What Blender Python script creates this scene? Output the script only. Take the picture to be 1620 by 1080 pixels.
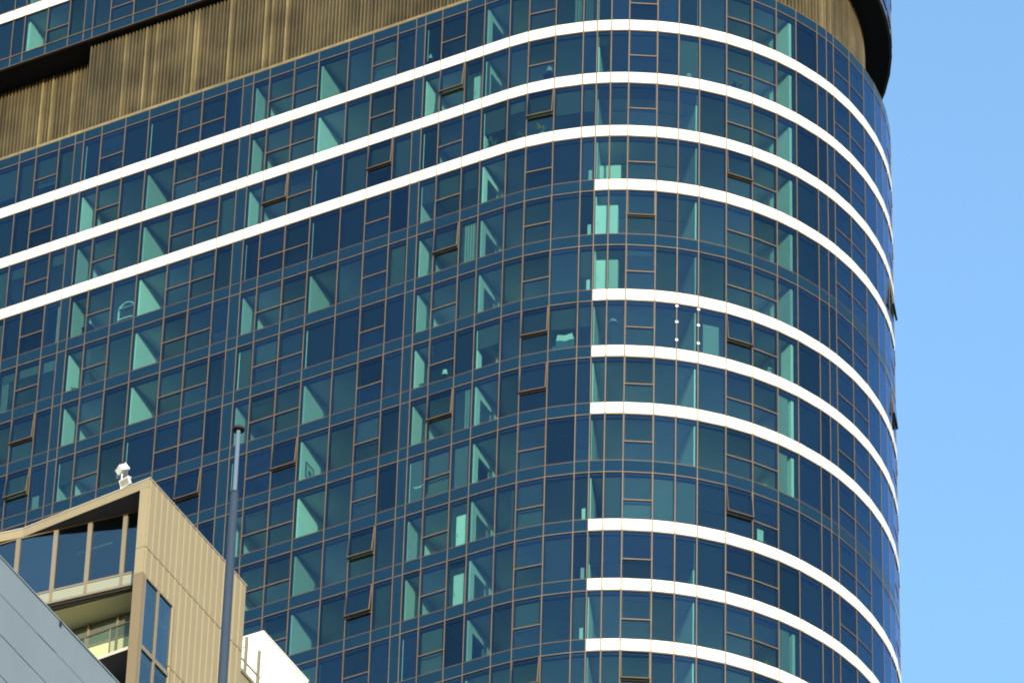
import bpy, math, random
from mathutils import Vector, Matrix

# ----------------------------------------------------------------------------------------------
# camera, sky, sun, exposure
# ----------------------------------------------------------------------------------------------
scene = bpy.context.scene
for o in list(bpy.data.objects):
    bpy.data.objects.remove(o)
COL = scene.collection
EYE = 1.6                                   # height of the photographer's eye

cam_data = bpy.data.cameras.new("camera")
cam = bpy.data.objects.new("camera", cam_data)
COL.objects.link(cam)
cam_data.sensor_width = 36.0
cam_data.lens = 10267.14 / 1620.0 * 36.0     # long telephoto from the street
cam_data.clip_start = 1.0
cam_data.clip_end = 6000.0
CR = Vector((0.99956324, -0.01886607, 0.02274651))
CU = Vector((-0.02955219, -0.63811943, 0.76937004))
CF = Vector((0.0, 0.76970622, 0.63839826))
cam.matrix_world = Matrix(((CR.x, CU.x, -CF.x, 0), (CR.y, CU.y, -CF.y, 0), (CR.z, CU.z, -CF.z, EYE), (0, 0, 0, 1)))
scene.camera = cam

SUN_AZ = math.radians(8.0)      # behind the camera, a little to the right
SUN_EL = math.radians(8.0)
sun_vec = Vector((math.sin(SUN_AZ) * math.cos(SUN_EL), -math.cos(SUN_AZ) * math.cos(SUN_EL), math.sin(SUN_EL)))

world = bpy.data.worlds.new("World")
scene.world = world
world.use_nodes = True
wn = world.node_tree.nodes
wl = world.node_tree.links
wn.clear()
sky = wn.new("ShaderNodeTexSky")
sky.sky_type = 'NISHITA'
sky.sun_disc = False
sky.sun_elevation = SUN_EL
sky.sun_rotation = math.pi - SUN_AZ
sky.altitude = 0.0
sky.air_density = 1.25
sky.dust_density = 0.35
sky.ozone_density = 3.0
bg = wn.new("ShaderNodeBackground")
bg.inputs[1].default_value = 0.15
wo = wn.new("ShaderNodeOutputWorld")
wl.new(sky.outputs[0], bg.inputs[0])
wl.new(bg.outputs[0], wo.inputs[0])

sun_data = bpy.data.lights.new("sun", 'SUN')
sun_data.energy = 2.0
sun_data.angle = math.radians(0.53)
sun_data.color = (1.0, 0.92, 0.76)
sun = bpy.data.objects.new("sun", sun_data)
COL.objects.link(sun)
sun.rotation_euler = sun_vec.to_track_quat('Z', 'Y').to_euler()
sun.location = (60, -60, 300)

vs = scene.view_settings
vs.view_transform = 'Standard'
vs.look = 'None'
vs.exposure = 1.68
vs.gamma = 1.0
vs.use_curve_mapping = False
scene.cycles.use_denoising = True
scene.cycles.max_bounces = 8
scene.cycles.diffuse_bounces = 4
scene.cycles.glossy_bounces = 3
scene.cycles.transparent_max_bounces = 16
scene.cycles.caustics_reflective = False
scene.cycles.caustics_refractive = False
scene.cycles.sample_clamp_indirect = 6.0
scene.cycles.filter_width = 1.9

rnd = random.Random(7)

# ----------------------------------------------------------------------------------------------
# materials
# ----------------------------------------------------------------------------------------------
def mat(name, color, rough=0.6, metal=0.0, spec=0.5, noise=None, bump=None, ior=1.5, coat=0.0):
    """noise = (scale vector, amount, second colour): slow stains and streaks; bump = (scale, strength)"""
    m = bpy.data.materials.new(name)
    m.use_nodes = True
    nt = m.node_tree
    b = nt.nodes["Principled BSDF"]
    b.inputs["Base Color"].default_value = (*color, 1)
    b.inputs["Roughness"].default_value = rough
    b.inputs["Metallic"].default_value = metal
    b.inputs["IOR"].default_value = ior
    b.inputs["Specular IOR Level"].default_value = spec
    b.inputs["Coat Weight"].default_value = coat
    if noise or bump:
        tc = nt.nodes.new("ShaderNodeNewGeometry")
    if noise:
        sc, amt, c2 = noise
        mp = nt.nodes.new("ShaderNodeMapping")
        mp.inputs["Scale"].default_value = sc
        nt.links.new(tc.outputs["Position"], mp.inputs[0])
        nz = nt.nodes.new("ShaderNodeTexNoise")
        nz.inputs["Scale"].default_value = 1.0
        nz.inputs["Detail"].default_value = 4.0
        nz.inputs["Roughness"].default_value = 0.6
        nt.links.new(mp.outputs[0], nz.inputs["Vector"])
        mr = nt.nodes.new("ShaderNodeMapRange")
        mr.inputs[1].default_value = 0.35
        mr.inputs[2].default_value = 0.7
        mr.inputs[3].default_value = 0.0
        mr.inputs[4].default_value = amt
        nt.links.new(nz.outputs[0], mr.inputs[0])
        mx = nt.nodes.new("ShaderNodeMix")
        mx.data_type = 'RGBA'
        mx.inputs["A"].default_value = (*color, 1)
        mx.inputs["B"].default_value = (*c2, 1)
        nt.links.new(mr.outputs[0], mx.inputs["Factor"])
        nt.links.new(mx.outputs["Result"], b.inputs["Base Color"])
    if bump:
        nz2 = nt.nodes.new("ShaderNodeTexNoise")
        nz2.inputs["Scale"].default_value = bump[0]
        nz2.inputs["Detail"].default_value = 3.0
        nt.links.new(tc.outputs["Position"], nz2.inputs["Vector"])
        bp = nt.nodes.new("ShaderNodeBump")
        bp.inputs["Strength"].default_value = bump[1]
        bp.inputs["Distance"].default_value = 0.02
        nt.links.new(nz2.outputs[0], bp.inputs["Height"])
        nt.links.new(bp.outputs[0], b.inputs["Normal"])
    return m

def glass(name, tint, f0=0.05, refl=(0.8, 0.95, 1.0), rough=0.0, wave=0.0):
    """coated tinted pane: Schlick reflection over a coloured transmission, alike from both sides"""
    m = bpy.data.materials.new(name)
    m.use_nodes = True
    nt = m.node_tree
    nt.nodes.clear()
    N = nt.nodes.new
    out = N("ShaderNodeOutputMaterial")
    lw = N("ShaderNodeLayerWeight")
    lw.inputs[0].default_value = 0.5
    pw = N("ShaderNodeMath"); pw.operation = 'POWER'; pw.inputs[1].default_value = 4.2
    nt.links.new(lw.outputs["Facing"], pw.inputs[0])
    ma = N("ShaderNodeMath"); ma.operation = 'MULTIPLY_ADD'
    ma.inputs[1].default_value = 1.0 - f0
    ma.inputs[2].default_value = f0
    nt.links.new(pw.outputs[0], ma.inputs[0])
    o2 = N("ShaderNodeObjectInfo")
    m7 = N("ShaderNodeMath"); m7.operation = 'MULTIPLY'; m7.inputs[1].default_value = 17.0
    nt.links.new(o2.outputs["Random"], m7.inputs[0])
    fr = N("ShaderNodeMath"); fr.operation = 'FRACT'
    nt.links.new(m7.outputs[0], fr.inputs[0])
    fm = N("ShaderNodeMapRange"); fm.inputs[3].default_value = f0 * 0.72; fm.inputs[4].default_value = f0 * 1.28
    nt.links.new(fr.outputs[0], fm.inputs[0])
    nt.links.new(fm.outputs[0], ma.inputs[2])
    tr = N("ShaderNodeBsdfTransparent")
    oi = N("ShaderNodeObjectInfo")
    mr = N("ShaderNodeMapRange")
    mr.inputs[3].default_value = 0.86
    mr.inputs[4].default_value = 1.06
    nt.links.new(oi.outputs["Random"], mr.inputs[0])
    sc = N("ShaderNodeVectorMath"); sc.operation = 'SCALE'
    sc.inputs[0].default_value = tint
    nt.links.new(mr.outputs[0], sc.inputs["Scale"])
    nt.links.new(sc.outputs[0], tr.inputs[0])
    gl = N("ShaderNodeBsdfGlossy")
    gl.inputs["Color"].default_value = (*refl, 1)
    gl.inputs["Roughness"].default_value = rough
    if wave:
        ge = N("ShaderNodeNewGeometry")
        nz = N("ShaderNodeTexNoise"); nz.inputs["Scale"].default_value = 0.9; nz.inputs["Detail"].default_value = 1.0
        nt.links.new(ge.outputs["Position"], nz.inputs["Vector"])
        bp = N("ShaderNodeBump"); bp.inputs["Strength"].default_value = wave; bp.inputs["Distance"].default_value = 0.02
        nt.links.new(nz.outputs[0], bp.inputs["Height"])
        nt.links.new(bp.outputs[0], gl.inputs["Normal"])
    mx = N("ShaderNodeMixShader")
    nt.links.new(ma.outputs[0], mx.inputs[0])
    nt.links.new(tr.outputs[0], mx.inputs[1])
    nt.links.new(gl.outputs[0], mx.inputs[2])
    nt.links.new(mx.outputs[0], out.inputs[0])
    return m

M = {}
M['glass'] = glass("tower_glass", (0.60, 0.785, 0.75), 0.066, (0.43, 0.63, 1.0), wave=0.25)
M['spandrel'] = mat("blue_spandrel_glass", (0.005, 0.018, 0.032), 0.06, 0, 0.65, ior=1.6)
M['spandrel'].node_tree.nodes["Principled BSDF"].inputs["Specular Tint"].default_value = (0.35, 0.8, 1.0, 1)
M['white'] = mat("white_panel", (0.83, 0.81, 0.73), 0.4, noise=((0.8, 0.8, 0.3), 0.4, (0.72, 0.70, 0.61)))
M['copper'] = mat("copper_trim", (0.17, 0.118, 0.065), 0.5, 0.1, noise=((3, 3, 0.6), 0.8, (0.125, 0.078, 0.038)))
M['bronze'] = mat("dark_bronze", (0.10, 0.07, 0.045), 0.5, 0.2)
M['innerframe'] = mat("inner_frame", (0.018, 0.02, 0.022), 0.6)
M['ceiling'] = mat("ceiling_paint", (0.70, 0.70, 0.69), 0.8)
M['floor'] = mat("floor_timber", (0.25, 0.21, 0.17), 0.5, noise=((2, 2, 2), 0.6, (0.19, 0.155, 0.12)))
M['wall'] = mat("wall_paint", (0.84, 0.84, 0.80), 0.8)
M['core'] = mat("core_wall_paint", (0.74, 0.73, 0.70), 0.8)
M['pelmet'] = mat("pelmet", (0.05, 0.05, 0.05), 0.7)
M['louvre'] = mat("louvre_bronze", (0.105, 0.082, 0.038), 0.6, 0.1, noise=((2.2, 2.2, 0.35), 0.7, (0.062, 0.051, 0.028)))
M['louvre_light'] = mat("louvre_gold", (0.21, 0.165, 0.075), 0.5, 0.1, noise=((2.5, 2.5, 0.5), 0.8, (0.12, 0.10, 0.05)))
for _k in ('louvre', 'louvre_light'):
    _nt = M[_k].node_tree
    _b = _nt.nodes["Principled BSDF"]
    _src = _b.inputs["Base Color"].links[0].from_socket
    _ge = _nt.nodes.new("ShaderNodeNewGeometry")
    _n2 = _nt.nodes.new("ShaderNodeTexNoise")
    _n2.inputs["Scale"].default_value = 0.55
    _n2.inputs["Detail"].default_value = 5.0
    _nt.links.new(_ge.outputs["Position"], _n2.inputs["Vector"])
    _oi = _nt.nodes.new("ShaderNodeObjectInfo")
    _ad = _nt.nodes.new("ShaderNodeMath"); _ad.operation = 'MULTIPLY_ADD'; _ad.inputs[1].default_value = 0.22
    _nt.links.new(_oi.outputs["Random"], _ad.inputs[0]); _nt.links.new(_n2.outputs[0], _ad.inputs[2])
    _mr = _nt.nodes.new("ShaderNodeMapRange")
    _mr.inputs[1].default_value = 0.42; _mr.inputs[2].default_value = 0.8; _mr.inputs[3].default_value = 0.65; _mr.inputs[4].default_value = 1.3
    _nt.links.new(_ad.outputs[0], _mr.inputs[0])
    _sc = _nt.nodes.new("ShaderNodeVectorMath"); _sc.operation = 'SCALE'
    _nt.links.new(_src, _sc.inputs[0]); _nt.links.new(_mr.outputs[0], _sc.inputs["Scale"])
    _nt.links.new(_sc.outputs[0], _b.inputs["Base Color"])
M['louvre_back'] = mat("louvre_backing", (0.035, 0.03, 0.02), 0.8)
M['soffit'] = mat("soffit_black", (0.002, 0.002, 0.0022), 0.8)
M['concrete'] = mat("concrete", (0.30, 0.29, 0.27), 0.85, noise=((0.5, 0.5, 0.5), 0.5, (0.22, 0.21, 0.2)))
M['blind'] = [mat("blind_fabric_%s" % k, c, 0.9) for k, c in (("grey", (0.075, 0.075, 0.07)), ("dark", (0.010, 0.012, 0.016)), ("pale", (0.17, 0.165, 0.15)))]
M['door'] = mat("white_door", (0.85, 0.85, 0.82), 0.5)
M['metal'] = mat("brushed_metal", (0.5, 0.5, 0.5), 0.35, 0.9)
M['beige'] = mat("beige_cladding", (0.29, 0.238, 0.142), 0.55, noise=((0.7, 0.7, 0.25), 0.5, (0.245, 0.2, 0.115)))
M['beige_rib_lit'] = mat("beige_rib_lit", (0.34, 0.28, 0.165), 0.5)  # lighter than the boards: light caught by the ribs is in the colour
M['brown'] = mat("brown_frame", (0.20, 0.15, 0.082), 0.5, noise=((1, 1, 0.4), 0.4, (0.165, 0.122, 0.07)))
M['greybrown'] = mat("grey_brown_frame", (0.20, 0.165, 0.115), 0.5)
M['flash'] = mat("pale_flashing", (0.50, 0.46, 0.38), 0.45)
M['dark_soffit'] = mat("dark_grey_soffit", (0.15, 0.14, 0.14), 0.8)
M['pale_green'] = mat("pale_green_panel", (0.27, 0.285, 0.21), 0.25)
M['cream'] = mat("cream_wall", (0.58, 0.54, 0.34), 0.8)
M['balustrade'] = glass("balustrade_glass", (0.86, 0.93, 0.83), 0.03)
M['near_glass'] = glass("near_window_glass", (0.45, 0.58, 0.58), 0.17, (0.85, 0.97, 1.0), wave=0.6)
M['greygreen'] = mat("grey_green_glass", (0.10, 0.125, 0.10), 0.15)
M['black'] = mat("black_line", (0.012, 0.01, 0.009), 0.7)
M['grey'] = mat("grey_precast", (0.165, 0.208, 0.245), 0.75, noise=((0.9, 0.9, 0.35), 0.6, (0.147, 0.187, 0.222)), bump=(9.0, 0.3))
M['sealant'] = mat("pale_sealant", (0.15, 0.19, 0.217), 0.7)
M['rail'] = mat("olive_rail", (0.20, 0.19, 0.13), 0.5)
M['mast'] = mat("blue_grey_mast", (0.022, 0.042, 0.075), 0.85, 0.0, noise=((2, 2, 0.5), 0.5, (0.018, 0.034, 0.06)))
M['mast_light'] = mat("pale_mast", (0.10, 0.145, 0.205), 0.8)
M['lampwhite'] = mat("white_lamp_housing", (0.82, 0.82, 0.80), 0.4)
M['lens'] = mat("floodlight_lens", (0.35, 0.33, 0.28), 0.3)
M['ground'] = mat("asphalt_ground", (0.10, 0.10, 0.095), 0.9, noise=((0.05, 0.05, 0.05), 0.5, (0.16, 0.15, 0.14)))
M['shaft'] = mat("dark_shaft_glass", (0.02, 0.05, 0.09), 0.12)
M['fabric'] = mat("teal_fabric", (0.10, 0.16, 0.20), 0.9)
M['darkwood'] = mat("dark_wood", (0.05, 0.04, 0.035), 0.6)
M['board_grey'] = mat("grey_board", (0.30, 0.30, 0.30), 0.7)
M['paper'] = mat("pale_board", (0.60, 0.60, 0.57), 0.7)

# ----------------------------------------------------------------------------------------------
# mesh helpers
# ----------------------------------------------------------------------------------------------
CUBE_F = [(0, 3, 2, 1), (4, 5, 6, 7), (0, 1, 5, 4), (1, 2, 6, 5), (2, 3, 7, 6), (3, 0, 4, 7)]

def box_vf(x0, x1, y0, y1, z0, z1, off=0):
    v = [(x0, y0, z0), (x1, y0, z0), (x1, y1, z0), (x0, y1, z0), (x0, y0, z1), (x1, y0, z1), (x1, y1, z1), (x0, y1, z1)]
    return v, [tuple(i + off for i in f) for f in CUBE_F]

def mesh_of(name, boxes):
    """boxes: [(x0,x1,y0,y1,z0,z1,material key)] joined into one mesh"""
    V, F, mi, keys = [], [], [], []
    for b in boxes:
        k = b[6]
        if k not in keys:
            keys.append(k)
        v, f = box_vf(*b[:6], off=len(V))
        V += v
        F += f
        mi += [keys.index(k)] * 6
    me = bpy.data.meshes.new(name)
    me.from_pydata(V, [], F)
    for k in keys:
        me.materials.append(M[k] if isinstance(k, str) else M['blind'][k])
    me.polygons.foreach_set("material_index", mi)
    me.update()
    return me

def raw_mesh(name, V, F, mats, mi=None, smooth=False):
    me = bpy.data.meshes.new(name)
    me.from_pydata(V, [], F)
    for k in mats:
        me.materials.append(M[k])
    if mi:
        me.polygons.foreach_set("material_index", mi)
    if smooth:
        me.polygons.foreach_set("use_smooth", [True] * len(F))
    me.update()
    return me

_cache = {}
def cached(key, fn):
    if key not in _cache:
        _cache[key] = fn()
    return _cache[key]

def obj(name, me, parent=None, loc=(0, 0, 0), rot=(0, 0, 0)):
    o = bpy.data.objects.new(name, me)
    COL.objects.link(o)
    o.parent = parent
    o.location = loc
    o.rotation_euler = rot
    return o

def tag(o, label, cat, group=None):
    o["label"] = label
    o["category"] = cat
    if group:
        o["group"] = group
    return o

def prism(name, pts, z0, z1, mats, side=0, top=0, bot=0):
    """closed prism over the polygon pts (counter-clockwise seen from above)"""
    n = len(pts)
    V = [(p[0], p[1], z0) for p in pts] + [(p[0], p[1], z1) for p in pts]
    F = [(i, (i + 1) % n, n + (i + 1) % n, n + i) for i in range(n)]
    mi = [side] * n
    F += [tuple(range(n - 1, -1, -1)), tuple(range(n, 2 * n))]
    mi += [bot, top]
    return raw_mesh(name, V, F, mats, mi)

def lathe(profile, seg, mats):
    V, F = [], []
    for r, z in profile:
        for k in range(seg):
            a = 2 * math.pi * k / seg
            V.append((r * math.cos(a), r * math.sin(a), z))
    for i in range(len(profile) - 1):
        for k in range(seg):
            k2 = (k + 1) % seg
            F.append((i * seg + k, i * seg + k2, (i + 1) * seg + k2, (i + 1) * seg + k))
    F.append(tuple(range(seg - 1, -1, -1)))
    F.append(tuple(range((len(profile) - 1) * seg, len(profile) * seg)))
    return raw_mesh("lathe", V, F, mats)

# ----------------------------------------------------------------------------------------------
# ground
# ----------------------------------------------------------------------------------------------
g = obj("ground", raw_mesh("ground", [(-5000, -5000, 0), (5000, -5000, 0), (5000, 5000, 0), (-5000, 5000, 0)], [(0, 1, 2, 3)], ['ground']))
g["kind"] = "structure"

# ----------------------------------------------------------------------------------------------
# the curved tower: a straight side and a round end of 12 m radius, floor to floor 3.1 m
# ----------------------------------------------------------------------------------------------
H = 3.1
BAND = 0.6
Z0 = 192.9908 + EYE            # underside of the highest white band
R = 12.0026
PHI = math.radians(-28.7595)   # direction of the straight side
TX = Vector((math.cos(PHI), math.sin(PHI)))
NX = Vector((TX.y, -TX.x))     # outward
TP = Vector((-0.71857, 212.49358))
CTR = Vector((5.05627, 223.01560))

def pt(s, off=0.0):
    if s <= 0:
        return TP + TX * s + NX * off
    a = s / R
    return CTR + (NX * math.cos(a) + TX * math.sin(a)) * (R + off)

def phi(s):
    return PHI + max(0.0, s) / R

tower = bpy.data.objects.new("residential_tower", None)
COL.objects.link(tower)
tower.location = (CTR.x, CTR.y, 0)
tag(tower, "tall curved glass apartment tower with white floor bands and bronze mullions", "building")

def tl(p, z):
    return (p.x - CTR.x, p.y - CTR.y, z)

S_IN = [-25.262, -24.357, -23.125, -22.277, -21.802, -20.866, -19.603, -18.354, -16.783, -15.549, -14.283, -13.431, -12.892, -12.045,
        -10.764, -9.507, -7.973, -6.719, -5.462, -4.521, -4.055, -3.195, -1.947, -1.04, 0.256, 1.193, 2.447, 3.7, 4.32, 4.944, 5.731,
        6.982, 7.928, 8.87, 10.117, 11.364, 12.617, 13.71, 14.988, 15.605, 16.091, 17.302, 18.603, 19.861, 20.857]
SPOS = {i: s for i, s in enumerate(S_IN)}
for k, s in enumerate((-26.562, -27.50, -28.75, -30.0, -31.25, -32.5, -33.75)):
    SPOS[-1 - k] = s
for k, s in enumerate((21.86, 23.11, 24.36, 25.61, 26.86, 28.11, 29.36, 30.61)):
    SPOS[45 + k] = s
P_LO, P_HI = -7, 52                     # first and last mullion
S_LO, S_HI = SPOS[P_LO], SPOS[P_HI]
TRANSOM = {-3, 1, 5, 8, 9, 13, 14, 17, 21, 25, 30, 34, 35, 40, 41, 45, 47}
SOLID = {3, 11, 19}
ROWS = list(range(0, 13))
OPEN = {(1, 5), (1, 6), (13, 2), (21, 4), (17, 2), (21, 1), (25, 2), (34, 3), (25, 6), (25, 7), (34, 6), (34, 9), (21, 7), (14, 7), (9, 7),
        (17, 9), (17, 10), (30, 12), (30, 4), (25, 12), (45, 3), (45, 5)}
SUPPER = dict(SPOS)
SUPPER[0] = -25.60
SUPPER[-1] = -26.25
SUPPER[-2] = -27.5
SUPPER[1] = -24.34

def zb(k):                              # underside of band k
    return Z0 - H * k

def panel(p, S=SPOS, off=0.0):
    a, b = pt(S[p], off), pt(S[p + 1], off)
    d = b - a
    return (a + b) / 2, math.atan2(d.y, d.x), d.length

def white_band(p, k):
    if k in (0, 1, 2):
        return True
    return k in (3, 5, 6, 7, 9, 10, 11) and p >= 28

def screen(p3):
    q = Vector(p3) - Vector((0, 0, EYE))
    d = q.dot(CF)
    return 810 + 10267 * q.dot(CR) / d, 540 - 10267 * q.dot(CU) / d

def shown(p, z, S=SPOS):
    """how large a piece of the facade shows from the street: 0 when outside the frame or behind the nearer roofs"""
    m, ph, w = panel(p, S)
    x, y = screen((m.x, m.y, z))
    if not (-30 < x < 1650 and -40 < y < 1110):
        return 0.0
    edge = [(-100, 880), (0, 850), (237, 760), (388, 932), (487, 1080), (560, 1200)]
    for (x0, y0), (x1, y1) in zip(edge, edge[1:]):
        if x0 <= x < x1 and y > y0 + (y1 - y0) * (x - x0) / (x1 - x0) + 25:
            return 0.0
    n = Vector((math.sin(ph), -math.cos(ph)))
    v = -Vector((m.x, m.y)).normalized()
    return max(0.01, w * n.dot(v))

FAC = {}                                # pieces by kind: (weight, mesh, loc, rot)
def piece(kind, weight, me, loc, rot):
    FAC.setdefault(kind, []).append((weight, me, loc, rot))

# white bands, blue spandrels, solid columns, panes --------------------------------------------
def w_mesh(kind, w, h, y0, y1, k):
    w = round(w, 2)
    h = round(h, 3)
    return cached((kind, w, h), lambda: mesh_of(kind, [(-w / 2, w / 2, y0, y1, 0, h, k)]))

def spandrels(k, S=SPOS, off=0.0, z=None, h=BAND, force=None):
    for p in range(P_LO, P_HI):
        m, ph, w = panel(p, S, off)
        zz = zb(k) if z is None else z
        white = white_band(p, k) if force is None else force
        wt = shown(p, zz, S)
        if white:
            piece("band_panel", wt, w_mesh("band_panel", w - 0.055, h - 0.03, -0.035, 0.0, 'white'), tl(m, zz + 0.015), (0, 0, ph))
        else:
            piece("spandrel_panel", wt, w_mesh("spandrel_panel", w - 0.05, h, -0.005, 0.03, 'spandrel'), tl(m, zz), (0, 0, ph))

SASH_H = 1.45
SASHES = []
def windows(row, zt, zbot, S=SPOS, off=0.0):
    for p in range(P_LO, P_HI):
        m, ph, w = panel(p, S, off)
        wt = shown(p, (zt + zbot) / 2, S)
        hh = zt - zbot
        if p in SOLID:
            piece("column_panel", wt, w_mesh("column_panel", w - 0.05, hh - 0.06, -0.005, 0.03, 'spandrel'), tl(m, zbot + 0.03), (0, 0, ph))
        elif p in TRANSOM and S is SPOS or p in (1, 5, 8, 9) and S is not SPOS:
            SASHES.append((p, row, zt, zbot, m, ph, w, wt))
        else:
            piece("window_pane", wt, w_mesh("window_pane", w - 0.05, hh, 0.0, 0.02, 'glass'), tl(m, zbot), (0, 0, ph))

for k in range(0, 13):
    spandrels(k)
spandrels(-1, z=zb(-1), h=0.55, force=False)
for row in ROWS:
    windows(row, zb(row - 1), zb(row) + BAND)
# the part of the tower above the plant floor stands a little proud
ZS = 202.35 + EYE
UOFF = 0.12
spandrels(-3, SUPPER, UOFF, z=ZS, h=0.55, force=False)
windows(-3, ZS + 2.93, ZS + 0.55, SUPPER, UOFF)
spandrels(-4, SUPPER, UOFF, z=ZS + 2.93, h=0.6, force=True)
windows(-4, ZS + 6.03, ZS + 3.53, SUPPER, UOFF)
spandrels(-5, SUPPER, UOFF, z=ZS + 6.03, h=0.6, force=True)

def join_pieces(name, lst, parent):
    V, F, mi, keys = [], [], [], []
    for _, me, loc, rot in lst:
        c, s = math.cos(rot[2]), math.sin(rot[2])
        o = len(V)
        for v in me.vertices:
            V.append((loc[0] + c * v.co.x - s * v.co.y, loc[1] + s * v.co.x + c * v.co.y, loc[2] + v.co.z))
        for f in me.polygons:
            F.append(tuple(i + o for i in f.vertices))
            mt = me.materials[f.material_index]
            if mt not in keys:
                keys.append(mt)
            mi.append(keys.index(mt))
    me = bpy.data.meshes.new(name)
    me.from_pydata(V, [], F)
    for k in keys:
        me.materials.append(k)
    me.polygons.foreach_set("material_index", mi)
    me.update()
    o = obj(name, me, parent)
    o["kind"] = "stuff"
    return o

LIMIT = 300
for kind, lst in FAC.items():
    lst.sort(key=lambda t: -t[0])
    keep = [t for t in lst[:LIMIT] if t[0] > 0]
    rest = lst[len(keep):]
    for _, me, loc, rot in keep:
        obj(kind, me, tower, loc, rot)
    if rest:
        join_pieces(kind + "s_further_round", rest, tower)

# awning windows: a sash that hangs from its head over a fixed lower light --------------------
def sash_frame(w, h, is_open):
    b = 0.035
    if not is_open:
        b = 0.03
        return mesh_of("awning_window", [(-w / 2, w / 2, 0.0, 0.05, -b, 0, 'innerframe'), (-w / 2, w / 2, 0.0, 0.05, -h, -h + b, 'innerframe'),
                                         (-w / 2, -w / 2 + b, 0.0, 0.05, -h + b, -b, 'innerframe'), (w / 2 - b, w / 2, 0.0, 0.05, -h + b, -b, 'innerframe')])
    return mesh_of("awning_window", [(-w / 2, w / 2, -0.012, 0.05, -b, 0, 'bronze'), (-w / 2, w / 2, -0.012, 0.02, -h, -h + b, 'copper'), (-w / 2, w / 2, 0.021, 0.085, -h - 0.02, -h + b, 'black'),  # black bar paints in the shade of the gap below the open sash
                                     (-w / 2, -w / 2 + b, -0.006, 0.05, -h + b, -b, 'bronze'), (w / 2 - b, w / 2, -0.006, 0.05, -h + b, -b, 'copper')])
SASHES.sort(key=lambda t: -t[7])
for p, row, zt, zbot, m, ph, w, wt in SASHES:
    w2 = round(w - 0.06, 2)
    ang = -math.radians(rnd.choice((4.0, 5.0, 5.5, 6.5, 7.0))) if (p, row) in OPEN else 0.0
    if (p, row) == (30, 4):
        ang = -math.radians(3)
    inward = Vector((-math.sin(ph), math.cos(ph)))
    hd = m - inward * (0.02 if ang else 0.0)
    so = obj("awning_window", cached(("sash", w2, ang != 0), lambda: sash_frame(w2, SASH_H, ang != 0)), tower, tl(hd, zt - 0.01), (ang, 0, ph))
    if ang:
        so["label"] = "awning sash pushed open at the bottom"
    obj("sash_glass", cached(("sashg", w2), lambda: mesh_of("sash_glass", [(-w2 / 2 + .04, w2 / 2 - .04, 0.0, 0.02, -SASH_H + .04, -.04, 'glass')])), so)
    hl = round(zt - zbot - SASH_H - 0.05, 3)
    obj("lower_light", w_mesh("lower_light", w - 0.05, hl, 0.0, 0.02, 'glass'), tower, tl(m, zbot), (0, 0, ph))
    obj("window_transom", w_mesh("window_transom", w - 0.05, 0.05, -0.015, 0.12, 'copper'), tower, tl(m, zbot + hl), (0, 0, ph))

# mullions: a slim copper cap outside, a dark fin inside ---------------------------------------
def mullion(s, z0, z1, off=0.0):
    h = round(z1 - z0, 3)
    me = cached(("mull", h), lambda: mesh_of("mullion", [(-0.018, 0.018, -0.012, 0.0, 0, h, 'copper'), (-0.035, 0.035, 0.0, 0.20, 0, h, 'innerframe')]))
    p = pt(s, off)
    obj("mullion", me, tower, tl(p, z0), (0, 0, phi(s)))
for i in range(P_LO, P_HI + 1):
    mullion(SPOS[i], zb(12), zb(-1) + 0.55)
    mullion(SUPPER[i], ZS, ZS + 6.63, UOFF)

# horizontal rails along the bands --------------------------------------------------------------
def stations(S=SPOS):
    return [S[i] for i in range(P_LO, P_HI + 1)]

def strip(name, z0, z1, o0, o1, k, S=SPOS, s0=None, s1=None, kb=None, fine=1):
    """a rail of rectangular section running along the facade from offset o0 (out) to o1 (in)"""
    ss = [s for s in stations(S) if (s0 is None or s > s0) and (s1 is None or s < s1)]
    if s0 is not None:
        ss = [s0] + ss
    if s1 is not None:
        ss = ss + [s1]
    if fine > 1:
        ss = [a_ + (b_ - a_) * j / fine for a_, b_ in zip(ss, ss[1:]) for j in range(fine)] + ss[-1:]
    V, F, mi = [], [], []
    for s in ss:
        a, b = pt(s, o0), pt(s, o1)
        V += [tl(a, z0), tl(b, z0), tl(b, z1), tl(a, z1)]
    n = len(ss)
    for i in range(n - 1):
        o, q = 4 * i, 4 * i + 4
        F += [(o, q, q + 3, o + 3), (o + 3, q + 3, q + 2, o + 2), (o + 2, q + 2, q + 1, o + 1), (o + 1, q + 1, q, o)]
        mi += [0, 0, 0, 1 if kb else 0]
    F += [(0, 3, 2, 1), (4 * n - 4, 4 * n - 3, 4 * n - 2, 4 * n - 1)]
    mi += [0, 0]
    return obj(name, raw_mesh(name, V, F, [k] + ([kb] if kb else []), mi), tower)

for k in range(-1, 13):
    hb = 0.55 if k == -1 else BAND
    strip("facade_rail", zb(k) - 0.03, zb(k) + 0.012, 0.012, -0.10, 'copper')
    strip("facade_rail", zb(k) + hb - 0.012, zb(k) + hb + 0.03, 0.012, -0.10, 'bronze' if k >= 0 else 'copper')
for z in (ZS + 0.55, ZS + 2.91, ZS + 3.53, ZS + 6.01):
    strip("facade_rail", z - 0.01, z + 0.035, UOFF + 0.04, UOFF - 0.1, 'copper', SUPPER)
strip("facade_rail", ZS - 0.05, ZS + 0.0, UOFF + 0.03, UOFF - 0.1, 'bronze', SUPPER)

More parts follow.
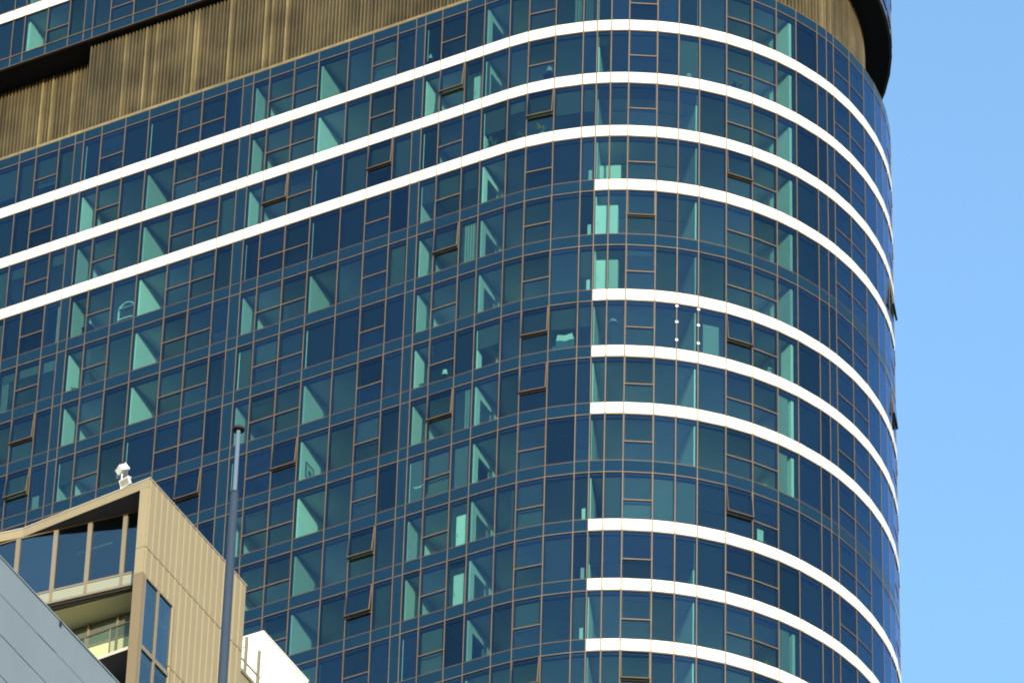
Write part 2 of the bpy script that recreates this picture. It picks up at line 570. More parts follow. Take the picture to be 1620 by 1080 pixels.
# floors, ceilings, core ------------------------------------------------------------------------
for k in range(-1, 13):
    top = zb(k) + (0.5 if k >= 0 else 0.5)
    strip("floor_slab", zb(k) + 0.03, top, -0.13, -6.0, 'floor', kb='ceiling')
    strip("blind_pelmet", zb(k) - 0.10, zb(k) + 0.03, -0.11, -0.30, 'pelmet')
strip("core_wall", zb(12), zb(-1) + 0.5, -5.6, -6.2, 'core')
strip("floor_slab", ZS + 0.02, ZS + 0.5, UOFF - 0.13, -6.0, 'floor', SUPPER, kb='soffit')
strip("floor_slab", ZS + 2.95, ZS + 3.45, UOFF - 0.13, -6.0, 'floor', SUPPER, kb='ceiling')
strip("floor_slab", ZS + 6.05, ZS + 6.6, UOFF - 0.13, -6.0, 'floor', SUPPER, kb='ceiling')
strip("core_wall", ZS, ZS + 6.6, -5.6, -6.2, 'core', SUPPER)
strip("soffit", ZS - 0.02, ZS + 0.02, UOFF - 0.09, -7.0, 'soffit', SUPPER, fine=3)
strip("roof_deck", zb(-1) + 0.5, zb(-1) + 0.54, -0.05, -7.0, 'concrete')

for row_ in (1, 2, 3, 4):          # pale tracks fixed to the ceilings of the corner rooms
    strip("ceiling_track", zb(row_ - 1) - 0.03, zb(row_ - 1) + 0.028, -1.9, -1.96, 'wall', s0=SPOS[28] + 0.1, s1=SPOS[33] - 0.15)

def cross_wall(s, row, s_side=0, opening=False, zt=None, zbot=None, depth=5.4, off=0.0):
    zt = zb(row - 1) + 0.03 if zt is None else zt
    zbot = zb(row) + 0.5 if zbot is None else zbot
    h = round(zt - zbot, 3)
    t = 0.07
    if opening:
        me = cached(("wallo", h), lambda: mesh_of("partition_wall", [(-t, t, 0.275, 0.62, 0, h, 'wall'), (-t, t, 0.62, 1.75, 2.05, h, 'wall'), (-t, t, 1.75, depth, 0, h, 'wall')]))
    else:
        me = cached(("wall", h), lambda: mesh_of("partition_wall", [(-t, t, 0.275, depth, 0, h, 'wall')]))
    p = pt(s, off)
    obj("partition_wall", me, tower, tl(p, zbot), (0, 0, phi(s)))

for row in ROWS:
    for m_, op, ds in ((4, False, -0.02), (7, False, 0.0), (12, False, -0.02), (15, False, 0.0), (20, False, -0.02), (23, True, 0.0), (28, False, 0.0), (33, False, -0.02), (37, False, -0.12), (-1, False, 0.0)):
        cross_wall(SPOS[m_] + ds, row, opening=op)
    cross_wall(S_LO + 0.1, row)
    cross_wall(S_HI - 0.1, row)
for a, b in ((ZS + 0.5, ZS + 2.95), (ZS + 3.45, ZS + 6.05)):
    for s in (SUPPER[0], SPOS[8], SPOS[12], SPOS[37], S_LO + .1, S_HI - .1):
        cross_wall(s, 0, zt=b, zbot=a)

# roller blinds ---------------------------------------------------------------------------------
ROOMS = [(-1, 3), (4, 7), (7, 11), (12, 15), (15, 19), (20, 23), (23, 28), (28, 33), (33, 37), (37, 45)]
LIT = {4: {1, 2, 3, 4, 5}, 7: {1, 2, 3, 4, 5}, 12: {0, 1, 2, 4, 6, 8}, 15: {0, 1, 4, 6, 7, 8, 9, 10}, 20: {1, 4, 5, 7, 9, 10},
       23: {0, 1, 3, 4, 5, 7, 8, 9, 10, 11}, 28: {3, 4, 5, 6, 7, 8, 11, 12}, 33: {0, 1, 2, 3, 4, 5, 6, 7, 8, 11}, 37: set(range(13)), -1: set()}
def blind(p, row, drop, kind):
    m, ph, w = panel(p)
    w2 = round(w - 0.1, 2)
    drop = round(drop, 1)
    me = cached(("blind", w2, drop, kind), lambda: mesh_of("roller_blind", [(-w2 / 2, w2 / 2, 0.255, 0.261, -drop, 0.0, kind), (-w2 / 2, w2 / 2, 0.248, 0.268, -drop - 0.03, -drop, kind)]))
    obj("roller_blind", me, tower, tl(m, zb(row - 1) + 0.02), (0, 0, ph))
for row in ROWS:
    for a, b in ROOMS:
        if row in LIT[a]:
            if a in (7, 15, 23):            # mostly near-black blinds, added at random to darken the far panes
                for q in range(a + 2, b):
                    if rnd.random() < 0.55:
                        blind(q, row, rnd.choice((2.5, 2.5, 2.5, 1.6)), rnd.choice((1, 1, 1, 0)))
                continue
            if rnd.random() < 0.35 and a != 37:
                q = rnd.choice([p for p in range(a + 1, b)])
                if q not in SOLID and q != 36:
                    blind(q, row, rnd.uniform(0.25, 0.6), rnd.choice((0, 0, 1)))
            continue
        style = rnd.random()
        kind = rnd.choice((0, 1, 1, 1, 2))
        drop = 2.5 if style < 0.55 else rnd.uniform(0.4, 1.9) if style < 0.85 else 0.0
        for p in range(a, b):
            if p in SOLID or shown(p, zb(row) + 1.5) == 0.0:
                continue
            d = drop
            if rnd.random() < 0.2:
                d = rnd.choice((0.0, 0.7, 1.4, 2.5))
            if d > 0.2:
                blind(p, row, d, kind if rnd.random() < 0.85 else rnd.choice((0, 1, 2)))

# pleated curtains drawn to one side of some windows
def curtain_mesh(w, h, k):
    n = max(4, int(w / 0.06))
    V, F = [], []
    for j in range(n + 1):
        x = -w / 2 + w * j / n
        y = 0.26 + (0.05 if j % 2 else 0.0)
        V += [(x, y, 0.0), (x, y, h)]
    for j in range(n):
        F.append((2 * j, 2 * j + 2, 2 * j + 3, 2 * j + 1))
    return raw_mesh("curtain", V, F, [k])
def curtain(p, row, w, side, k='curtain'):
    m, ph, pw_ = panel(p)
    w = round(min(w, pw_ - 0.12), 2)
    t_ = Vector((math.cos(ph), math.sin(ph)))
    q = m + t_ * side * (pw_ / 2 - 0.06 - w / 2)
    obj("curtain", cached(("curt", w, k), lambda: curtain_mesh(w, 2.52, k)), tower, tl(q, zb(row) + 0.505), (0, 0, ph))
M['curtain'] = mat("sheer_curtain", (0.30, 0.30, 0.28), 0.9)
M['curtain_dark'] = mat("grey_curtain", (0.09, 0.095, 0.10), 0.9)
for p_, row_, w_, sd in ((36, 6, 0.35, -1), (36, 7, 0.7, -1), (36, 8, 0.6, -1), (36, 11, 0.7, -1), (22, 7, 0.4, 1), (22, 4, 0.7, 1), (23, 1, 0.15, -1), (16, 3, 0.3, -1), (10, 5, 0.25, 1),
                         (4, 7, 0.3, -1), (5, 4, 0.2, -1), (26, 0, 0.4, 1), (27, 0, 0.3, -1), (18, 5, 0.3, 1), (2, 6, 0.3, -1), (2, 3, 0.25, 1), (24, 9, 0.25, 1), (31, 9, 0.25, -1), (33, 10, 0.3, 1), (0, 4, 0.3, -1), (12, 5, 0.25, -1)):
    curtain(p_, row_, w_, sd, 'curtain' if (p_ + row_) % 3 else 'curtain_dark')

# plant floor: bronze louvres under the black soffit -------------------------------------------
ZL0, ZL1 = zb(-1) + 0.545, ZS - 0.02
LH = round(ZL1 - ZL0, 3)
STEP = -22.12
fin = mesh_of("louvre_fin", [(-0.035, 0.035, -0.02, 0.16, 0, LH - 0.06, 'louvre')])
fin_gold = mesh_of("louvre_fin", [(-0.04, 0.04, -0.03, 0.16, 0, LH - 0.05, 'louvre_light')])
def fins(s0, s1, off, pitch):
    s = s0 + pitch / 2
    while s < s1:
        p = pt(s, off)
        o = obj("louvre_fin", fin_gold if rnd.random() < 0.09 else fin, tower, tl(p, ZL0), (0, 0, phi(s) + rnd.uniform(-0.06, 0.06)))
        s += pitch
fins(-30.0, STEP, -1.30, 0.187)
fins(STEP, 1.0, -0.30, 0.187)
fins(12.2, 24.0, -1.12, 0.25)
strip("louvre_backing", ZL0, ZL1, -1.47, -1.6, 'louvre_back', s0=S_LO, s1=STEP)
strip("louvre_backing", ZL0, ZL1, -0.47, -1.6, 'louvre_back', s0=STEP, s1=5.0)
strip("louvre_backing", ZL0, ZL1, -1.29, -1.7, 'louvre_back', s0=5.0, s1=S_HI)
strip("louvre_sill", ZL0, ZL0 + 0.19, -0.01, -0.30, 'louvre_light', s1=5.0)
pm, pphi = pt(11.7, -1.1), phi(11.7)
obj("plant_panel", mesh_of("plant_panel", [(-0.75, 0.75, -0.02, 0.1, 0, LH, 'louvre_light')]), tower, tl(pm, ZL0), (0, 0, pphi))

# rear half, lower shaft, upper storeys -------------------------------------------------------
back = [pt(s, -6.1) for s in stations()]
rear = [pt(S_HI, -0.3)] + [pt(S_HI + (37.7 - S_HI) * k / 8, -0.3) for k in range(1, 9)]
far = [rear[-1] - TX * 36, pt(S_LO, -6.1) - NX * 17.0]
poly = [(p.x - CTR.x, p.y - CTR.y) for p in back + rear + far]
obj("rear_wall", prism("rear_wall", poly, zb(12), ZS + 6.6, ['shaft']), tower)
front = [pt(s, -0.02) for s in stations()]
poly2 = [(p.x - CTR.x, p.y - CTR.y) for p in front + rear + far]
obj("lower_shaft", prism("lower_shaft", poly2, 0.0, zb(12) - 0.05, ['shaft']), tower)
obj("upper_shaft", prism("upper_shaft", poly2, ZS + 6.66, ZS + 16.0, ['shaft']), tower)

# ----------------------------------------------------------------------------------------------
# nearer buildings: all on the same street grid. Local x runs away from the street, local y to the left
# ----------------------------------------------------------------------------------------------
CX, CY, CZ = -13.2142, 187.8993, 148.7254 + EYE
GRID = math.atan2(0.87664715, 0.48113385)
def grid_root(name, CX=CX, CY=CY):
    e = bpy.data.objects.new(name, None)
    COL.objects.link(e)
    e.location = (CX, CY, 0)
    e.rotation_euler = (0, 0, GRID)
    return e

def part(root, name, boxes, label=None):
    """boxes in metres from the roof corner: (x0,x1,y0,y1,z0,z1,material), z counted from the roof"""
    o = obj(name, mesh_of(name, [(b[0], b[1], b[2], b[3], b[4] + CZ, b[5] + CZ, b[6]) for b in boxes]), root)
    if label:
        o["label"] = label
    return o

def wall_part(root, name, a, b, t0, t1, z0, z1, k):
    """a slab standing on the line a-b (local x,y), from t0 to t1 behind it"""
    d = Vector((b[0] - a[0], b[1] - a[1]))
    L = d.length
    ang = math.atan2(d.y, d.x)
    return obj(name, mesh_of(name, [(0, L, t0, t1, z0, z1, k)]), root, (a[0], a[1], CZ), (0, 0, ang))

bb = grid_root("beige_building")
tag(bb, "beige clad apartment building with pointed roof prow and corner windows", "building")
DEEP = 7.17
GROUND = -CZ
# right hand wall behind the cladding, with the corner window left open
part(bb, "side_wall", [(0.0, DEEP, 0.0, 0.34, -4.38, -0.02, 'beige'), (2.27, DEEP, 0.0, 0.34, GROUND + 0.01, -4.38, 'beige')])
bw = DEEP / 17
for r_, (za, zb_) in enumerate(((-3.12, -0.03), (-7.16, -3.16), (-11.2, -7.2))):
    for i in range(17):
        x0, x1 = i * bw, (i + 1) * bw
        z0_ = za
        if x0 < 2.1 and r_ == 1:
            z0_ = -4.40
        if x0 < 2.1 and r_ == 2:
            continue
        me = cached(("board", r_, z0_), lambda: mesh_of("cladding_board", [(0.004, bw - 0.004, -0.035, -0.001, z0_, zb_, 'beige'), (0.02, 0.075, -0.06, -0.035, z0_, zb_, 'beige_rib_lit')]))
        obj("cladding_board", me, bb, (x0, 0, CZ))
part(bb, "corner_blade", [(-0.04, 0.0, -0.02, 0.36, -3.13, -0.39, 'beige')])
part(bb, "corner_blade", [(-0.04, 0.0, -0.02, 0.36, -4.32, -3.15, 'beige')])
part(bb, "corner_post", [(-0.05, 0.10, -0.04, 0.36, -11.5, -4.34, 'brown')])
# corner window in the side wall
part(bb, "window_frame", [(0.10, 2.27, -0.05, 0.06, -4.47, -4.40, 'greybrown'), (1.05, 1.17, -0.05, 0.06, -11.4, -4.47, 'greybrown'),
                          (2.19, 2.27, -0.05, 0.06, -11.4, -4.47, 'brown'), (0.10, 0.20, -0.05, 0.06, -11.4, -4.47, 'greybrown'),
                          (0.20, 1.05, -0.05, 0.06, -7.66, -7.46, 'greybrown'), (1.17, 2.19, -0.05, 0.06, -7.66, -7.46, 'greybrown')])
for x0, x1 in ((0.20, 1.05), (1.17, 2.19)):
    for z0_, z1_ in ((-7.46, -4.47), (-11.4, -7.66)):
        part(bb, "window_pane", [(x0, x1, 0.0, 0.02, z0_, z1_, 'near_glass')])
part(bb, "blind", [(0.2, 2.2, 0.30, 0.32, -7.4, -5.3, 'fabric')])
# roof with its slanting front edge
roof_pts = [(-0.05, -0.03), (DEEP, -0.03), (DEEP, 12.0), (0.22, 12.0), (0.36, 6.68), (0.49, 5.73), (0.29, 3.62)]
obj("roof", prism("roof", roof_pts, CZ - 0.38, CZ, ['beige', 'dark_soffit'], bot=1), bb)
cap = [(-0.08, -0.07), (DEEP + .03, -0.07), (DEEP + .03, 0.06), (0.10, 0.06), (0.34, 3.62), (0.54, 5.73), (0.41, 6.68), (0.27, 12.0), (0.19, 12.0), (0.33, 6.68), (0.46, 5.73), (0.26, 3.62)]
obj("roof_flashing", prism("roof_flashing", cap, CZ + 0.001, CZ + 0.035, ['flash']), bb)
# recessed window wall
WA, WB, WC = (1.10, 0.36), (0.52, 5.80), (0.30, 12.0)
def wl_pt(v):
    if v < WB[1]:
        f = (v - WA[1]) / (WB[1] - WA[1])
        return (WA[0] + (WB[0] - WA[0]) * f, v)
    f = (v - WB[1]) / (WC[1] - WB[1])
    return (WB[0] + (WC[0] - WB[0]) * f, v)
marks = [0.36, 1.54, 2.97, 4.36, 5.90, 7.45, 9.0]
for i, v_ in enumerate(marks[1:]):
    a, b = wl_pt(v_ - 0.085), wl_pt(v_ + 0.085)
    wall_part(bb, "window_mullion", a, b, -0.10, 0.06, -3.22, -0.44, 'greybrown')
    wall_part(bb, "window_mullion", wl_pt(v_ - 0.05), wl_pt(v_ + 0.05), -0.06, 0.06, -3.76, -3.30, 'greybrown')
for v0, v1 in zip(marks, marks[1:]):
    a, b = wl_pt(v0), wl_pt(v1)
    wall_part(bb, "window_pane", a, b, -0.02, 0.0, -3.22, -0.44, 'near_glass')
    wall_part(bb, "spandrel_strip", a, b, -0.02, 0.02, -3.76, -3.30, 'pale_green')
    wall_part(bb, "window_head", a, b, -0.08, 0.04, -0.44, -0.385, 'brown')
    wall_part(bb, "window_sill", a, b, -0.09, 0.05, -3.30, -3.22, 'greybrown')
    wall_part(bb, "slab_edge", a, b, -0.30, 0.05, -3.86, -3.76, 'greybrown')
    wall_part(bb, "soffit_shadow", a, b, -0.16, -0.02, -3.95, -3.861, 'black')  # black strip painted in as the shadow line under the slab
# room behind it
obj("inner_floor", prism("inner_floor", [(1.35, 0.4), (6.9, 0.4), (6.9, 9.0), (0.75, 9.0)], CZ - 3.90, CZ - 3.32, ['cream', 'floor'], top=1), bb)
part(bb, "inner_wall", [(5.0, 5.1, 0.4, 9.0, -3.3, -0.4, 'concrete')])
part(bb, "ceiling_light", [(1.75, 1.87, 2.6, 4.1, -0.86, -0.80, 'lampwhite')], "slim white batten light behind the glass")
# balcony
part(bb, "balcony_back_wall", [(2.30, 2.42, 0.36, 9.0, -7.45, -5.02, 'cream')])
part(bb, "clerestory", [(2.32, 2.42, 0.36, 9.0, -4.95, -3.93, 'greygreen')])
for v_ in (1.1, 2.35, 3.6, 4.9):
    part(bb, "door_frame", [(2.24, 2.30, v_, v_ + 0.09, -7.45, -3.95, 'greybrown')])
part(bb, "door_frame", [(2.25, 2.30, 0.4, 9.0, -5.02, -4.95, 'greybrown')])
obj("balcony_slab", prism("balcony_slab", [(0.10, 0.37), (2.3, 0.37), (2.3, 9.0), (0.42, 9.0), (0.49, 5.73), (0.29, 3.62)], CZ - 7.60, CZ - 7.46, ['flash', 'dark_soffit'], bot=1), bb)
BA, BB_ = (0.16, 0.45), (0.50, 5.70)
def bal(v_):
    f = (v_ - BA[1]) / (BB_[1] - BA[1])
    return (BA[0] + (BB_[0] - BA[0]) * f, v_)
bm = [0.45, 1.35, 2.45, 3.55, 4.65, 5.70]
for v0, v1 in zip(bm, bm[1:]):
    wall_part(bb, "balustrade_glass", bal(v0 + .02), bal(v1 - .02), -0.012, 0.0, -7.42, -6.32, 'balustrade')
for v_ in bm:
    wall_part(bb, "balustrade_post", bal(v_ - .02), bal(v_ + .02), -0.03, 0.02, -7.46, -6.32, 'greybrown')
wall_part(bb, "handrail", BA, BB_, -0.03, 0.02, -6.32, -6.27, 'bronze')
part(bb, "rear_block", [(2.42, DEEP - 0.01, 0.35, 12.0, GROUND + 0.01, -3.95, 'concrete'), (5.11, DEEP - 0.01, 0.35, 12.0, -3.95, -0.4, 'concrete')])
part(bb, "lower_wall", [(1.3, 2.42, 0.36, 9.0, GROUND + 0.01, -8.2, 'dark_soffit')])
part(bb, "terrace", [(DEEP, 13.3, 2.0, 12.0, GROUND + 0.01, -1.05, 'beige')])
part(bb, "terrace_kerb", [(DEEP + 0.01, 13.3, 1.94, 2.06, -1.17, -1.02, 'greybrown')])

# guard rail on the rear terrace
gr = grid_root("guard_rail")
tag(gr, "small olive metal guard rail on terrace beside white plant room", "railing")
part(gr, "post", [(10.72, 10.82, 1.96, 2.06, -1.02, 0.70, 'rail')])
part(gr, "post", [(11.69, 11.79, 1.96, 2.06, -1.02, 0.70, 'rail')])
part(gr, "post", [(9.75, 9.85, 1.96, 2.06, -1.02, 0.70, 'rail')])
part(gr, "rail", [(9.0, 11.9, 1.99, 2.03, -0.52, -0.46, 'rail')])
obj("brace", mesh_of("brace", [(0, 0.85, -0.012, 0.012, -0.012, 0.012, 'rail')]), gr, (10.85, 2.04, CZ + 0.32), (0, 0, math.radians(97)))

# white plant room
wb = grid_root("white_plant_room")
tag(wb, "sunlit white plain walled block behind the beige building", "building")
part(wb, "wall", [(13.34, 16.89, 2.85, 12.0, GROUND + 0.01, 2.98, 'white')])
part(wb, "parapet_cap", [(13.31, 16.92, 2.82, 12.03, 2.981, 3.04, 'white')])

# grey building in the corner, nearer to the street than the beige one
QZ = 114.237 + EYE        # its roof level
def qpart(root, name, boxes):
    return obj(name, mesh_of(name, [(b[0], b[1], b[2], b[3], b[4] + QZ, b[5] + QZ, b[6]) for b in boxes]), root)
gb = grid_root("grey_building", -12.8454, 151.2775)
tag(gb, "blue grey precast panel building at the lower left corner", "building")
qpart(gb, "wall", [(-12.0, 10.3, 0.04, 15.0, -QZ + 0.01, -0.05, 'sealant')])
GP = 1.01
u = 0.787 - GP * 12
while u < 10.2:
    for r_, (z1_, z0_) in enumerate(((-0.01, -1.20), (-1.22, -2.53), (-2.55, -3.85), (-3.87, -5.2))):
        du = (-0.02, -0.10, 0.03, -0.06)[r_]
        x0, x1 = u + du, min(u + du + GP, 10.29)
        if x1 - x0 < 0.2:
            continue
        w_ = round(x1 - x0, 3)
        pr = rnd.choice((0.0, 0.004, 0.008))
        me = cached(("pre", w_, r_, pr), lambda: mesh_of("wall_panel", [(0.003, w_ - 0.003, -0.045 - pr, 0.0, z0_ + 0.004, z1_ - 0.004, 'grey')]))
        obj("wall_panel", me, gb, (x0, 0.04, QZ))
    u += GP
qpart(gb, "coping", [(-12.0, 10.33, -0.04, 0.26, -0.009, 0.045, 'grey')])
qpart(gb, "lifting_hook", [(-0.24, -0.20, -0.09, -0.02, -0.19, -0.04, 'black')])

# mast on the grey roof
ms = grid_root("roof_mast", -12.8454, 151.2775)
tag(ms, "slender blue grey mast with dark disc cap in front of beige building", "mast")
MX, MY = 9.31, 0.20
def mpart(name, prof, k):
    return obj(name, lathe(prof, 20, [k]), ms, (MX, MY, QZ))
mpart("pole", [(0.15, 0.045), (0.148, 4.6), (0.134, 11.36), (0.13, 11.56)], 'mast')
mpart("pole_collar", [(0.142, 11.57), (0.142, 11.63), (0.078, 11.65)], 'mast')
mpart("upper_tube", [(0.075, 11.65), (0.07, 13.2), (0.067, 14.1)], 'mast_light')
mpart("disc_cap", [(0.06, 14.08), (0.19, 14.11), (0.195, 14.17), (0.16, 14.22), (0.04, 14.25)], 'black')
mpart("base_flange", [(0.26, 0.046), (0.26, 0.08), (0.165, 0.09)], 'mast')

# floodlights on the beige roof
fl = grid_root("roof_floodlight")
tag(fl, "pair of white floodlights on a short post above the beige roof", "floodlight")
part(fl, "post", [(0.58, 0.62, 1.60, 1.64, 0.036, 1.25, 'lampwhite')])
part(fl, "cross_arm", [(0.57, 0.63, 1.22, 1.68, 0.93, 0.97, 'lampwhite')])
hd = obj("lamp_head", mesh_of("lamp_head", [(-0.16, 0.16, -0.17, 0.17, -0.12, 0.12, 'lampwhite'), (-0.19, -0.15, -0.20, 0.20, -0.15, 0.15, 'lampwhite'), (-0.196, -0.191, -0.16, 0.16, -0.1, 0.1, 'lens')]), fl, (0.55, 1.62, CZ + 1.42), (math.radians(14), math.radians(35), math.radians(155)))
obj("lamp_yoke", mesh_of("lamp_yoke", [(-0.02, 0.02, -0.23, -0.21, -0.25, 0.05, 'metal'), (-0.02, 0.02, 0.21, 0.23, -0.25, 0.05, 'metal'), (-0.02, 0.02, -0.23, 0.23, -0.27, -0.25, 'metal')]), fl, (0.6, 1.62, CZ + 1.38))
hd2 = obj("lamp_head", mesh_of("lamp_head", [(-0.04, 0.04, -0.24, 0.24, -0.15, 0.15, 'lampwhite'), (-0.046, -0.041, -0.2, 0.2, -0.11, 0.11, 'lens')]), fl, (0.5, 1.40, CZ + 0.72), (0, math.radians(-30), math.radians(-14)))
part(fl, "lamp_bracket", [(0.55, 0.6, 1.36, 1.42, 0.72, 0.95, 'lampwhite')])

# ----------------------------------------------------------------------------------------------
# white anchor discs on two mullions of one storey
# ----------------------------------------------------------------------------------------------
disc = lathe([(0.02, -0.03), (0.065, -0.02), (0.065, 0.02), (0.02, 0.03)], 14, ['lampwhite'])
for m_ in (32, 33):
    for dz in (0.16, 1.04, 2.03):
        p_ = pt(SPOS[m_], 0.035)
        obj("anchor_disc", disc, tower, tl(p_, zb(5) - dz), (math.radians(90), 0, phi(SPOS[m_])))

# ----------------------------------------------------------------------------------------------
# things standing behind the glass
# ----------------------------------------------------------------------------------------------
def stand(name, s_, depth, row, label, cat, group=None, turn=0.0):
    e = bpy.data.objects.new(name, None)
    COL.objects.link(e)
    p_ = pt(s_, -depth)
    e.location = (p_.x, p_.y, zb(row) + 0.502)
    e.rotation_euler = (0, 0, phi(s_) + turn)
    return tag(e, label, cat, group)

def bx(root, name, boxes):
    return obj(name, mesh_of(name, boxes), root)

def wardrobe(s_, depth, row, w, h, label):
    e = stand("wardrobe", s_, depth, row, label, "wardrobe", "white wardrobes behind the glass")
    bx(e, "carcass", [(-w / 2, w / 2, 0.02, 0.5, 0.0, h, 'door')])
    n = 2 if w > 0.8 else 1
    for i in range(n):
        x0, x1 = -w / 2 + w / n * i, -w / 2 + w / n * (i + 1)
        d_ = bx(e, "door", [(x0 + 0.005, x1 - 0.005, 0.0, 0.019, 0.04, h - 0.01, 'door')])
        bx(d_, "handle", [(x0 + 0.06, x0 + 0.09, -0.03, -0.001, h * 0.45, h * 0.45 + 0.14, 'metal')])
wardrobe(4.86, 0.32, 4, 0.95, 2.0, "white wardrobe filling the panes just under the short uppermost corner band")
wardrobe(4.90, 0.30, 5, 0.95, 2.0, "white wardrobe standing one storey above the second short corner band")
wardrobe(4.86, 1.25, 3, 1.0, 2.0, "white wardrobe set deep, showing only its top above the corner band")
wardrobe(-1.42, 0.40, 1, 0.55, 1.9, "narrow white wardrobe beside an open sash between the two highest bands")
wardrobe(-1.38, 0.30, 8, 0.62, 2.35, "tall narrow white wardrobe, uppermost of three stacked in one column")
wardrobe(-1.44, 0.32, 9, 0.62, 1.98, "narrow white wardrobe, middle one of three stacked in one column")
wardrobe(-1.46, 0.32, 10, 0.66, 1.98, "narrow white wardrobe, lowest of three stacked in one column")

for row_ in (3, 4, 5, 9, 10, 11):
    p_ = pt(4.1, -0.2)
    obj("side_panel", cached("sp", lambda: mesh_of("side_panel", [(-0.075, 0.075, 0, 0.03, 0, 0.85, 'door')])), tower, tl(p_, zb(row_) + 0.505), (0, 0, phi(4.1)))

def arch(root, name, w, h, r, k, n=14):
    """a round-headed hoop of square bar"""
    pts = [(-w / 2, 0.0)] + [(-w / 2 * math.cos(math.pi * i / n), h - w / 2 + w / 2 * math.sin(math.pi * i / n)) for i in range(n + 1)] + [(w / 2, 0.0)]
    V, F = [], []
    for (x, z) in pts:
        f = 1.0 - 2 * r / w
        zc = h - w / 2
        xi, zi = (x * f, zc + (z - zc) * f if z > zc else z)
        V += [(x, -r, z), (xi, -r, zi), (xi, r, zi), (x, r, z)]
    for i in range(len(pts) - 1):
        o, q = 4 * i, 4 * i + 4
        F += [(o, o + 1, q + 1, q), (o + 1, o + 2, q + 2, q + 1), (o + 2, o + 3, q + 3, q + 2), (o + 3, o, q, q + 3)]
    F += [(3, 2, 1, 0), (4 * len(pts) - 4, 4 * len(pts) - 3, 4 * len(pts) - 2, 4 * len(pts) - 1)]
    return obj(name, raw_mesh(name, V, F, [k]), root)
am = stand("arched_shelf", -18.95, 0.30, 3, "white arched shelf frame standing close behind the glass", "shelf")
arch(am, "hoop", 0.86, 1.45, 0.045, 'door')
bx(am, "shelf_board", [(-0.36, 0.36, -0.12, 0.12, 0.42, 0.48, 'door')])
bx(am, "shelf_board", [(-0.36, 0.36, -0.12, 0.12, 1.05, 1.08, 'paper')])

def table_lamp(s_, depth, row, h, label):
    e = stand("table_lamp", s_, depth, row, label, "lamp")
    obj("table", mesh_of("table", [(-0.25, 0.25, -0.2, 0.2, h - 0.52, h - 0.48, 'darkwood'), (-0.22, -0.18, -0.17, -0.13, 0, h - 0.52, 'darkwood'), (0.18, 0.22, 0.13, 0.17, 0, h - 0.52, 'darkwood'), (-0.22, -0.18, 0.13, 0.17, 0, h - 0.52, 'darkwood'), (0.18, 0.22, -0.17, -0.13, 0, h - 0.52, 'darkwood')]), e)
    obj("base", lathe([(0.09, h - 0.48), (0.04, h - 0.42), (0.02, h - 0.25)], 12, ['metal']), e)
    obj("shade", lathe([(0.16, h - 0.28), (0.11, h)], 16, ['paper']), e)
table_lamp(-20.95, 0.35, 3, 1.15, "small pale table lamp near the arched shelf frame")
table_lamp(-3.9, 0.35, 0, 0.95, "pale table lamp low in a window of the top glazed storey")
table_lamp(2.1, 0.30, 1, 1.05, "pale table lamp under a closed sash between the two highest bands")

fl2 = stand("floor_lamp", 5.2, 0.45, 6, "slim floor lamp with a pale shade behind the round corner glass", "lamp")
obj("pole", lathe([(0.012, 0.03), (0.012, 1.72)], 8, ['metal']), fl2)
obj("shade", lathe([(0.17, 1.68), (0.20, 1.74), (0.12, 1.86)], 18, ['paper']), fl2)
obj("base", lathe([(0.16, 0.0), (0.15, 0.03)], 18, ['metal']), fl2)

wbd = stand("whiteboard", 9.53, 0.28, 6, "plain grey board leaning upright beside an open corner sash", "board")
bx(wbd, "board", [(-0.34, 0.34, 0.0, 0.03, 0.02, 1.95, 'board_grey')])
bx(wbd, "edge_strip", [(-0.36, -0.341, -0.005, 0.035, 0.0, 1.97, 'metal'), (0.341, 0.36, -0.005, 0.035, 0.0, 1.97, 'metal')])

pw = SPOS[15] + 0.075
pic = stand("framed_picture", pw, 0.62, 7, "dark framed picture hung on a sunlit side wall", "picture")
bx(pic, "frame", [(0.0, 0.03, 0.0, 0.72, 1.62, 1.66, 'darkwood'), (0.0, 0.03, 0.0, 0.72, 0.86, 0.90, 'darkwood'), (0.0, 0.03, 0.0, 0.04, 0.90, 1.62, 'darkwood'), (0.0, 0.03, 0.68, 0.72, 0.90, 1.62, 'darkwood')])
bx(pic, "print", [(0.0, 0.012, 0.04, 0.68, 0.90, 1.62, 'paper'), (0.012, 0.014, 0.25, 0.5, 1.1, 1.35, 'fabric')])

def sofa(s_, depth, row, w, label, k='paper'):
    e = stand("sofa", s_, depth, row, label, "sofa")
    bx(e, "seat", [(-w / 2, w / 2, 0.0, 0.6, 0.12, 0.42, k)])
    bx(e, "backrest", [(-w / 2, w / 2, -0.12, 0.08, 0.15, 0.86, k)])
    for sx in (-1, 1):
        bx(e, "armrest", [(sx * (w / 2 + 0.08) - 0.08, sx * (w / 2 + 0.08) + 0.08, -0.1, 0.6, 0.1, 0.6, k)])
    for i in range(2):
        c = bx(e, "cushion", [(-0.2, 0.2, -0.06, 0.06, 0, 0.32, 'door')])
        c.location = (-w / 4 + i * w / 2, -0.05, 0.80)
        c.rotation_euler = (0.2, 0.25 * (1 - 2 * i), 0)
sofa(-3.62, 0.42, 8, 0.5, "pale sofa back with cushions pressed against the glass")
sofa(3.1, 0.45, 6, 0.8, "dark sofa back under two panes left of the round corner", 'fabric')
sofa(12.95, 0.9, 6, 0.6, "dark armchair in the green lit room above the third corner band", 'fabric')

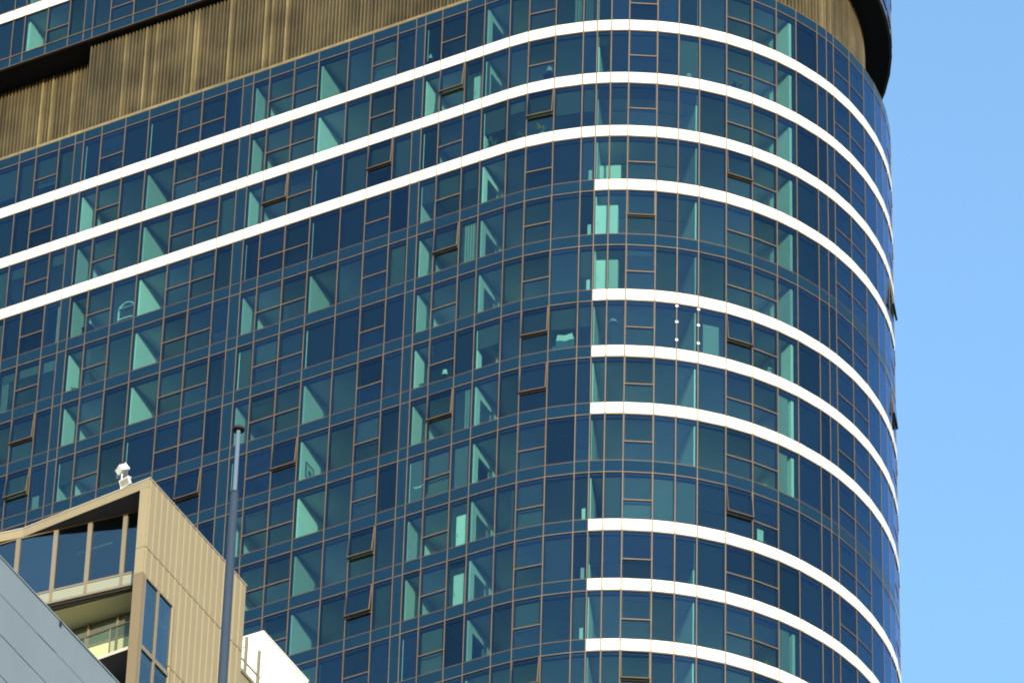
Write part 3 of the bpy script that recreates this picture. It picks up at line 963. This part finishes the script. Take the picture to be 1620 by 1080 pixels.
def plant(s_, depth, row, h, label, k='paper'):
    e = stand("potted_plant", s_, depth, row, label, "plant", "plants on the window ledges")
    obj("pot", lathe([(0.10, 0.0), (0.14, 0.3), (0.13, 0.3)], 12, [k]), e)
    V, F = [], []
    rr = random.Random(int(s_ * 100) + row)
    for i in range(46):
        a, el, L = rr.uniform(0, 6.283), rr.uniform(0.5, 1.45), rr.uniform(0.5, 1.0) * (h - 0.3)
        d = Vector((math.cos(a) * math.cos(el), math.sin(a) * math.cos(el), math.sin(el)))
        q = Vector((-math.sin(a), math.cos(a), 0)) * 0.045
        b0 = Vector((0, 0, 0.28))
        tip = b0 + d * L
        mid = b0 + d * L * 0.6 + Vector((0, 0, 0.03))
        o = len(V)
        V += [tuple(b0), tuple(mid + q), tuple(tip), tuple(mid - q)]
        F += [(o, o + 1, o + 2), (o, o + 2, o + 3)]
    obj("leaves", raw_mesh("leaves", V, F, ['leaf']), e)
M['leaf'] = mat("leaf", (0.07, 0.12, 0.04), 0.6)
plant(-0.55, 0.32, 2, 0.95, "leafy plant in a pale pot, left one beside the open sash above the third band")
plant(0.75, 0.30, 2, 0.75, "low bushy plant in a pale pot between two panes above the third band")
plant(1.85, 0.26, 2, 0.95, "upright plant directly under an open sash above the third band")
plant(-15.9, 0.35, 3, 0.7, "dark bushy plant in the window right of the arched shelf frame")
plant(-21.4, 0.35, 4, 0.6, "small pale potted plant against a sunlit side wall on the far left")

table_lamp(-2.55, 0.30, 6, 0.85, "low pale table lamp two storeys above three stacked white wardrobes")
plant(-3.65, 0.28, 6, 0.55, "row of low leaves in a pale pot right of a blue column strip")
plant(10.75, 0.28, 1, 0.85, "pale potted plant under a corner sash below the highest band")
table_lamp(8.45, 0.30, 1, 0.55, "low pale lamp at the foot of a corner pane below the highest band")
b2 = stand("whiteboard", 11.9, 0.30, 9, "small pale board standing right of an open corner sash below a blue band", "board")
bx(b2, "board", [(-0.15, 0.15, 0.0, 0.02, 0.45, 1.05, 'door')])
bx(b2, "easel", [(-0.14, -0.11, 0.021, 0.045, 0.0, 1.05, 'darkwood'), (0.11, 0.14, 0.021, 0.045, 0.0, 1.05, 'darkwood')])
